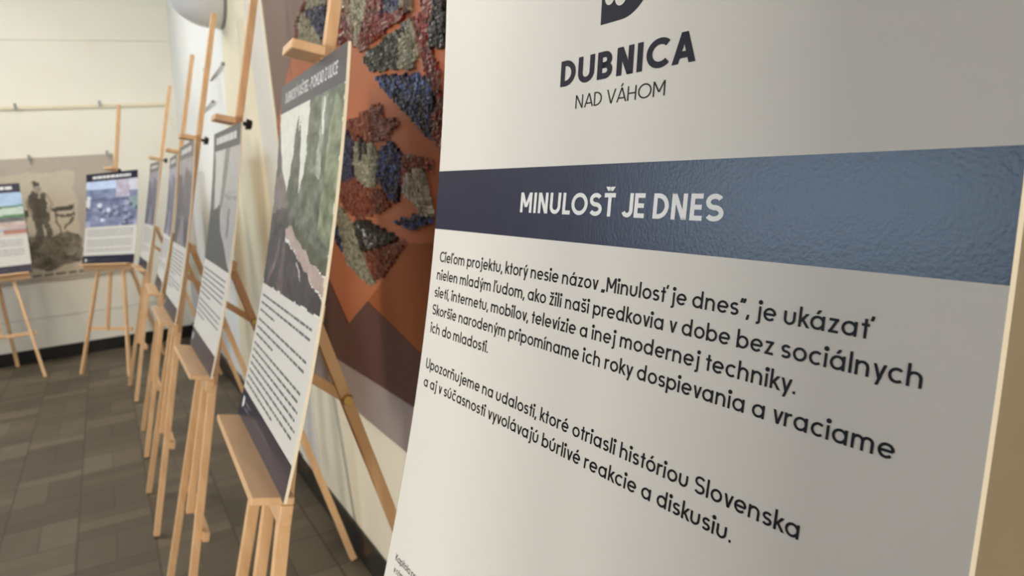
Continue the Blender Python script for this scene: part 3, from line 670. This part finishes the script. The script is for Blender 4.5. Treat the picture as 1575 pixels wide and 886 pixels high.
# --- the nearest board: title panel of the exhibition
b = Board(BOARDS[0], 'large nearest board with the white title MINULOSŤ JE DNES on a navy band'); b.core()
b.sheet('title_band', 0, 1, 0.6098, 0.6924, 0.00015, M['navy_print'], nu=2, nv=6)
b.text('title_text', 'MINULOSŤ JE DNES', 0.185, 0.6392, 0.0236, M['white_ink'], 0.2926, 0.7060)
b.text('town_name', 'DUBNICA', 0.215, 0.7792, 0.0278, M['navy_ink'], 0.3767, 0.6432)
b.text('town_subtitle', 'NAD VÁHOM', 0.095, 0.7530, 0.0142, M['ink'], 0.4167, 0.5964)
arc = [(0.5060 + 0.074 * math.cos(a), 0.9125 + 0.0779 * math.sin(a)) for a in np.linspace(-math.pi / 2, math.pi / 2, 40)]
b.poly('logo', [(0.4626, 0.8346)] + arc + [(0.4626, 0.9904)], 0.0002, M['navy_ink'])
lob = []
for cx_, cv_, rx_, ry_ in ((0.4800, 0.8600, 0.0098, 0.0077), (0.5025, 0.8575, 0.0118, 0.0090)): lob += [(cx_ + rx_ * math.cos(a), cv_ + ry_ * math.sin(a)) for a in np.linspace(math.pi, 2 * math.pi, 16)]
lob += [(0.520 + 0.0015 * k, 0.868 + 0.009 * k) for k in range(1, 9)] + [(0.4702, 0.955)]
b.poly('logo_counter', lob, 0.0005, M['foam'])
TXT = [('Cieľom projektu, ktorý nesie názov „Minulosť je dnes“, je ukázať', 0.5637, 0.0315, 0.8950), ('nielen mladým ľudom, ako žili naši predkovia v dobe bez sociálnych', 0.5381, 0.0272, 0.9433),
       ('sietí, internetu, mobilov, televízie a inej modernej techniky.', 0.5130, 0.0250, 0.8228), ('Skoršie narodeným pripomíname ich roky dospievania a vraciame', 0.4876, 0.0240, 0.9283), ('ich do mladosti.', 0.4614, 0.0240, 0.2391),
       ('Upozorňujeme na udalosti, ktoré otriasli históriou Slovenska', 0.4099, 0.0252, 0.8484), ('a aj v súčasnosti vyvolávajú búrlivé reakcie a diskusiu.', 0.3839, 0.0262, 0.7717)]
for t_, v_, u0, u1 in TXT: b.text('text_line', t_, 0.135, v_, 0.0148, M['ink'], u0, u1)
b.text('credit_line', 'Kapitola projektu', 0.10, 0.1311, 0.0098, M['ink'], 0.0330, None)
b.text('credit_line', 'v rámci', 0.10, 0.1146, 0.0098, M['ink'], 0.0345, None)

def footer(b, v1=0.085, logo=True, mat='navy_print'):
    b.sheet('footer_band', 0, 1, 0.0, v1, 0.00015, M[mat])
    if logo:
        a = [(0.075 + 0.02 * math.cos(t), 0.05 + 0.016 * math.sin(t)) for t in np.linspace(-math.pi / 2, math.pi / 2, 14)]
        b.poly('footer_logo', [(0.055, 0.034)] + a + [(0.055, 0.066)], 0.0007, M['white_ink'])
        b.lines('footer_text', [(0.12, 0.24, 0.052), (0.12, 0.21, 0.036)], M['grey_ink']); b.lines('footer_web', [(0.34, 0.70, 0.046)], M['grey_ink'], th=0.004)
# --- second board: street with poplars
b = Board(BOARDS[1], 'board with a photo of a tree-lined street and the heading POHĽAD Z ULICE'); b.core()
b.sheet('header_band', 0, 1, 0.917, 1.0, 0.00015, M['navy_print'])
b.text('heading_text', 'DUBNICKÝ KAŠTIEĽ - POHĽAD Z ULICE', 0.17, 0.943, 0.030, M['white_ink'], 0.09, 0.90)
g = paint(96, 110, (228, 228, 218), [
    ([(0.0, 1.0), (0.06, 0.80), (0.14, 0.66), (0.28, 0.52), (0.30, 0.30), (0, 0.3)], (122, 114, 112), 26), ([(0.0, 0.98), (0.05, 0.80), (0.12, 0.66), (0.0, 0.62)], (96, 92, 92), 16),
    ([(0.24, 0.34), (0.26, 0.58), (0.30, 0.70), (0.34, 0.90), (0.37, 0.96), (0.39, 0.86), (0.42, 0.92), (0.45, 0.74), (0.47, 0.58), (0.52, 0.32)], (96, 100, 90), 46),
    ([(0.46, 0.30), (0.49, 0.56), (0.54, 0.68), (0.55, 1.0), (1, 1), (1, 0.22), (0.7, 0.26)], (98, 106, 90), 62), ([(0.70, 0.62), (0.72, 0.99), (0.80, 0.99), (0.77, 0.8), (0.78, 0.6)], (150, 156, 142), 70), ([(0.74, 0.8), (0.745, 0.99), (0.77, 0.97), (0.765, 0.8)], (222, 222, 212), 30),
    ([(0.82, 0.35), (0.84, 0.8), (0.9, 0.97), (1, 0.9), (1, 0.3)], (122, 132, 104), 60),
    ([(0.0, 0.42), (0.30, 0.46), (0.34, 0.28), (0, 0.2)], (78, 72, 72), 40), ([(0.34, 0.36), (0.52, 0.30), (0.74, 0.235), (1, 0.165), (1, 0.24), (0.7, 0.30), (0.5, 0.37)], (88, 92, 72), 30),
    ([(0.31, 0.34), (0.42, 0.36), (0.60, 0.285), (1.0, 0.155), (1, 0.08), (0.62, 0.20), (0.34, 0.30)], (182, 162, 154), 16),
    ([(0, 0.25), (0.32, 0.29), (0.66, 0.19), (1, 0.07), (1, 0), (0, 0)], (70, 66, 70), 22),
    ([(0.04, 0.0), (0.16, 0.14), (0.22, 0.27), (0.25, 0.27), (0.20, 0.12), (0.09, 0.0)], (120, 102, 104), 30), ([(0.30, 0.0), (0.30, 0.28), (0.34, 0.28), (0.42, 0.0)], (104, 90, 90), 34), ([(0.57, 0.19), (0.59, 0.19), (0.68, 0.115), (0.66, 0.115)], (196, 186, 184), 6)], 16, 3)
b.sheet('photo_print', 0, 1, 0.408, 0.917, 0.00015, M['print'], 96, 110, g)
def para(b, name, v0, n, last, pitch=0.0228, u0=0.045, u1=0.95): b.lines(name, [(u0, last if k == n - 1 else u1 - 0.03 * rng.random(), v0 - k * pitch) for k in range(n)], M['grey_ink'], th=0.0065)
para(b, 'caption_text', 0.372, 3, 0.36); para(b, 'caption_text', 0.298, 3, 0.42); para(b, 'caption_text', 0.226, 7, 0.62, 0.0205); footer(b, 0.0835)
# --- third board: white gable
b = Board(BOARDS[2], 'second photo board from the front, grey picture with a pale gable'); b.core()
b.sheet('header_band', 0, 1, 0.915, 1.0, 0.00015, M['navy_print']); b.lines('heading_text', [(0.12, 0.88, 0.945)], M['white_ink'], th=0.03)
g = paint(60, 70, (186, 184, 180), [(rect(0, 0, 0.45, 1), (104, 102, 98), 18), ([(0.1, 1), (0.5, 1), (0.36, 0.45), (0.2, 0.3)], (206, 204, 198), 6), ([(0.5, 1), (0.68, 1), (0.5, 0.5), (0.36, 0.4)], (138, 136, 132), 8),
    ([(0.0, 0.45), (0.40, 0.52), (0.52, 0.3), (1.0, 0.0), (0, 0)], (84, 86, 84), 10), ([(0.5, 0.3), (0.56, 0.62), (1, 0.66), (1, 0.05)], (176, 174, 172), 10), ([(0.72, 0.28), (0.74, 0.5), (0.80, 0.5), (0.8, 0.26)], (120, 120, 120), 6), (rect(0.55, 0.58, 1, 0.60), (150, 148, 146), 4)], 8, 4)
b.sheet('photo_print', 0, 1, 0.415, 0.915, 0.00015, M['print'], 60, 70, g)
para(b, 'caption_text', 0.372, 6, 0.5); para(b, 'caption_text', 0.225, 4, 0.4); footer(b)
# --- boards four to six, seen almost edge on
for i, label, tint in ((3, 'third photo board from the front, grey and mauve street picture', (118, 112, 116)), (4, 'fourth photo board from the front, violet grey picture', (124, 120, 140)), (5, 'last photo board of the row by the right wall, dark violet picture', (112, 108, 120))):
    b = Board(BOARDS[i], label); b.core()
    b.sheet('header_band', 0, 1, 0.915, 1.0, 0.00015, M['navy_print']); b.lines('heading_text', [(0.15, 0.85, 0.945)], M['white_ink'], th=0.03)
    t_ = np.array(tint)
    g = paint(40, 50, t_, [(rect(0, 0.7, 1, 1), t_ + 44, 14), ([(0, 0.85), (0.3, 0.8), (0.5, 0.4), (0, 0.3)], t_ - 26, 20), ([(0.5, 0.9), (1, 0.8), (1, 0.3), (0.45, 0.3)], t_ - 10, 26), (rect(0, 0, 1, 0.3), t_ - 28, 18), ([(0.3, 0), (0.45, 0.34), (0.6, 0.34), (0.8, 0)], t_ + 26, 14)], 14, 20 + i)
    b.sheet('photo_print', 0, 1, 0.415, 0.915, 0.00015, M['print'], 40, 50, g)
    para(b, 'caption_text', 0.372, 7, 0.5); para(b, 'caption_text', 0.200, 3, 0.4); footer(b)
# --- corner board: bluish crowd
b = Board(BOARDS[6], 'board in the back corner with a blue tinted crowd photo facing us'); b.core()
b.sheet('header_band', 0, 1, 0.915, 1.0, 0.00015, M['navy_print']); b.lines('heading_text', [(0.13, 0.87, 0.94)], M['white_ink'], th=0.03)
P_ = [(rect(0, 0.80, 0.6, 1), (196, 212, 240), 10), (rect(0.58, 0.62, 0.85, 1), (186, 180, 196), 34), (rect(0.85, 0.75, 1, 1), (214, 214, 226), 16), (rect(0, 0.62, 0.58, 0.82), (128, 140, 170), 34), (rect(0, 0.0, 1, 0.62), (124, 130, 160), 44), ([(0.0, 0.42), (0.08, 0.42), (0.1, 0.66), (0.0, 0.7)], (226, 226, 232), 8), (rect(0.84, 0.38, 1, 0.62), (140, 162, 164), 12), (rect(0.15, 0.56, 0.8, 0.60), (104, 112, 140), 12)]
r_ = np.random.default_rng(9)
for k in range(46):
    x, y, s_ = r_.random(), r_.random() * 0.5, 0.02 + 0.03 * r_.random(); c = [(92, 98, 124), (156, 160, 190), (80, 84, 108), (176, 176, 200)][k % 4]
    P_.append(([(x + s_ * math.cos(a), y + s_ * 1.1 * math.sin(a)) for a in np.linspace(0, 6.28, 10)[:-1]], c, 10))
for x, y in ((0.27, 0.47), (0.44, 0.36), (0.33, 0.15)): P_.append(([(x + 0.05 * math.cos(a), y + 0.045 * math.sin(a)) for a in np.linspace(0, 6.28, 12)[:-1]], (222, 226, 240), 4))
b.sheet('photo_print', 0, 1, 0.415, 0.915, 0.00015, M['print'], 60, 60, paint(60, 60, (130, 136, 166), P_, 16, 31))
for n_, v0, n in (('caption_text', 0.375, 4), ('caption_text', 0.265, 4), ('caption_text', 0.165, 2)): b.lines(n_, [(0.06, 0.94, v0 - 0.021 * k) for k in range(n)], M['grey_ink'], th=0.006)
footer(b, 0.10)
# --- board at the left edge
b = Board(BOARDS[7], 'board cut by the left edge, green kiosk photo under blue sky'); b.core()
b.sheet('header_band', 0, 1, 0.90, 1.0, 0.00015, M['navy_print']); b.lines('heading_text', [(0.2, 0.90, 0.935)], M['white_ink'], th=0.034)
P_ = [(rect(0, 0.4, 1, 1), (170, 196, 226), 16), (rect(0, 0.3, 1, 0.45), (110, 108, 110), 40), ([(0.45, 0.42), (0.45, 0.60), (0.62, 0.66), (1, 0.66), (1, 0.46)], (196, 208, 196), 8), ([(0.42, 0.58), (0.6, 0.63), (1.0, 0.68), (1, 0.72), (0.58, 0.68), (0.42, 0.63)], (80, 128, 84), 10), ([(0.6, 0.42), (0.6, 0.47), (1, 0.5), (1, 0.44)], (84, 134, 84), 10),
      (rect(0, 0.18, 1, 0.34), (196, 176, 168), 40), ([(0.0, 0.1), (0.0, 0.24), (0.55, 0.26), (0.6, 0.1)], (172, 154, 150), 20), (rect(0, 0, 1, 0.12), (206, 196, 186), 10), (rect(0.5, 0.33, 0.66, 0.46), (40, 40, 42), 8), (rect(0.3, 0.33, 0.4, 0.5), (50, 48, 50), 8), (rect(0.72, 0.06, 1.0, 0.16), (176, 120, 104), 20)]
b.sheet('photo_print', 0, 1, 0.415, 0.90, 0.00015, M['print'], 50, 50, paint(50, 50, (170, 180, 190), P_, 12, 41))
for v0, n in ((0.375, 4), (0.27, 4)): b.lines('caption_text', [(0.06, 0.94, v0 - 0.021 * k) for k in range(n)], M['grey_ink'], th=0.006)
footer(b, 0.095)

# ------------------------------------------------------------------ large old photograph hanging on the back wall
PX0, PX1, PZ0, PZ1 = -1.30, 0.145, 0.655, 1.672; py = YB - 0.012
po = tag(empty('wall_poster', ((PX0 + PX1) / 2, py, PZ0)), 'large brownish wall poster of an old photograph with a standing worker', 'poster')
def PXZ(px, pz): return ((px - PX0) / (PX1 - PX0), (pz - PZ0) / (PZ1 - PZ0))
def pp(*l): return [PXZ(x, z) for x, z in l]
nx_, nz_ = 160, 112
GR = (92, 86, 76)
polys = [
    (pp((-1.25, .69), (-.215, .69), (-.17, 1.55), (-1.25, 1.55)), (206, 194, 174), 5),
    (pp((-1.25, .76), (-.212, .80), (-.196, 1.02), (-.32, 1.04), (-.60, 1.04), (-1.25, 1.05)), (150, 140, 122), 50),
    (pp((-1.25, .95), (-.56, .95), (-.55, 1.32), (-.62, 1.42), (-.72, 1.30), (-1.25, 1.34)), (128, 120, 104), 60),
    (pp((-.62, .90), (-.56, .80), (-.3, .84), (-.215, .9), (-.21, 1.03), (-.28, 1.05), (-.40, 1.03), (-.52, 1.02)), (132, 124, 108), 60),
    (pp((-.56, .77), (-.48, .74), (-.3, .79), (-.214, .80), (-.214, .86), (-.4, .86), (-.58, .84)), (122, 114, 100), 60),
    (pp((-.36, 1.215), (-.205, 1.235), (-.205, 1.27), (-.36, 1.25)), GR, 12), (pp((-.345, 1.17), (-.205, 1.19), (-.205, 1.215), (-.345, 1.195)), (112, 104, 90), 12), (pp((-.31, 1.06), (-.285, 1.06), (-.215, 1.18), (-.24, 1.18)), (112, 104, 90), 10), (pp((-.34, 1.03), (-.325, 1.03), (-.33, 1.24), (-.345, 1.24)), GR, 8),
    (pp((-.53, 1.20), (-.57, 1.19), (-.57, 1.24), (-.53, 1.25)), GR, 8),
    (pp((-.505, 1.00), (-.47, 1.00), (-.455, 1.16), (-.44, 1.00), (-.395, 1.00), (-.40, 1.20), (-.50, 1.20)), (112, 104, 92), 22),
    (pp((-.51, 1.19), (-.40, 1.19), (-.385, 1.30), (-.37, 1.36), (-.41, 1.395), (-.445, 1.375), (-.49, 1.40), (-.52, 1.36), (-.515, 1.28)), (100, 92, 82), 16),
    (pp((-.385, 1.36), (-.365, 1.375), (-.335, 1.28), (-.385, 1.205), (-.40, 1.225), (-.362, 1.285)), (176, 166, 148), 8), (pp((-.52, 1.37), (-.535, 1.28), (-.515, 1.2), (-.50, 1.22), (-.515, 1.29)), (160, 150, 132), 8),
    ([PXZ(-.452 + .030 * math.cos(a), 1.425 + .040 * math.sin(a)) for a in np.linspace(0, 6.28, 16)[:-1]], (170, 158, 140), 6),
    (pp((-.485, 1.43), (-.48, 1.475), (-.445, 1.485), (-.42, 1.465), (-.418, 1.44), (-.45, 1.455)), (92, 85, 74), 6), (pp((-.455, 1.345), (-.435, 1.345), (-.44, 1.385), (-.455, 1.385)), (200, 190, 172), 3),
]
V = []; F = []
for j in range(nz_ + 1):
    for i in range(nx_ + 1): V.append((PX0 + (PX1 - PX0) * i / nx_ - (PX0 + PX1) / 2, -0.001, (PZ1 - PZ0) * j / nz_))
for j in range(nz_):
    for i in range(nx_): a = j * (nx_ + 1) + i; F.append((a, a + 1, a + nx_ + 2, a + nx_ + 1))
o = mesh_obj('poster_print', V, F, M['poster'], po); set_face_colors(o.data, paint(nx_, nz_, (190, 178, 164), polys, 6, 51).reshape(-1, 3))
bm = bmesh.new(); box(bm, -(PX1 - PX0) / 2, (PX1 - PX0) / 2, 0.0, 0.008, 0, PZ1 - PZ0); bm_obj('backing_board', bm, M['foam'], po)
V = []; F = []; x = -0.66
while x < -0.20:
    L = 0.045 + 0.03 * rng.random(); b0 = len(V)
    for a, c in ((x, .700), (x + L, .702), (x + L, .722), (x, .720)): V.append((a - (PX0 + PX1) / 2, -0.002, c - PZ0))
    F.append((b0, b0 + 1, b0 + 2, b0 + 3)); x += L + 0.018
mesh_obj('poster_caption', V, F, base_mat('faded_ink', (128, 118, 108), 0.6)[0], po)

# ------------------------------------------------------------------ hooks
def hook(x, z, label):
    t = tag(empty('wall_hook', (x, YB - 0.036, z)), label, 'hook', 'metal hooks on the back wall')
    bm = bmesh.new(); cyl(bm, (0, 0.036, 0.012), (0, -0.012, 0.012), 0.007, seg=12); box(bm, -0.009, 0.009, -0.02, -0.008, -0.03, 0.02, 0.002); bm_obj('hook_body', bm, M['steel'], t)
    return t
def rod(a, b_, label):
    t = tag(empty('wall_bar', a), label, 'bar', 'thin grey bars on the white wall')
    a = Vector(a); b_ = Vector(b_) - a
    bm = bmesh.new(); cyl(bm, (0, 0, 0), b_, 0.004, seg=10); bm_obj('shaft', bm, M['steel'], t)
    bm = bmesh.new(); bmesh.ops.create_uvsphere(bm, u_segments=12, v_segments=8, radius=0.009); bm_obj('round_end', bm, M['steel'], t, smooth=True)
sc_ = 7.25 / 7.6
for px, pz, lb in ((-0.49, 2.085, 'small hook on the picture rail, left of the two'), (0.108, 2.09, 'small hook on the picture rail, right of the two')): hook(px, pz, lb)
for px, pz, lb in ((-0.46, 1.678, 'hook at the top edge of the wall poster, left one'), (0.102, 1.678, 'hook at the top right corner of the wall poster')): hook(px, pz, lb)
# grey streaks along the far wall, built as solid bars
def wx(y, z): t = (y - YS(z)) / (YB - YS(z)); return XR + 0.006 + (0.565 + 0.058 * z - XR) * t
for (ya, za), (yb, zb), lb in (((3.86, 1.893), (4.47, 1.897), 'thin grey bar on the far wall, nearest one with a round end'), ((4.49, 1.987), (4.76, 1.995), 'short thin grey bar on the far wall behind the masts'), ((4.42, 1.778), (5.25, 1.780), 'lowest thin grey bar on the far wall above the boards')):
    rod((wx(ya, za) - 0.012, ya, za), (wx(yb, zb) - 0.004, yb, zb), lb)
# white dome wall lamp
dl = tag(empty('wall_lamp', (0.63, 3.74, 2.25)), 'white dome shaped wall lamp at the top edge above the boards', 'lamp')
mt = Matrix.Rotation(-math.pi / 2, 4, 'Y')
bm = bmesh.new(); R_ = 0.215
prof = [(R_ * math.cos(a), 0.05 + R_ * math.sin(a)) for a in np.linspace(0.0, math.pi / 2 - 0.02, 22)]
lathe(bm, [(R_, 0.015), (R_, 0.03)] + prof, 56, mt); bm_obj('dome', bm, M['lampwhite'], dl, smooth=True)
bm = bmesh.new(); lathe(bm, [(R_ + 0.003, 0.012), (R_ + 0.004, 0.03), (R_ + 0.001, 0.031)], 56, mt); bm_obj('rim', bm, M['steel'], dl)
bm = bmesh.new(); box(bm, -0.05, 0.012, -0.035, 0.035, -0.035, 0.035, 0.004); bm_obj('bracket', bm, M['steel'], dl)
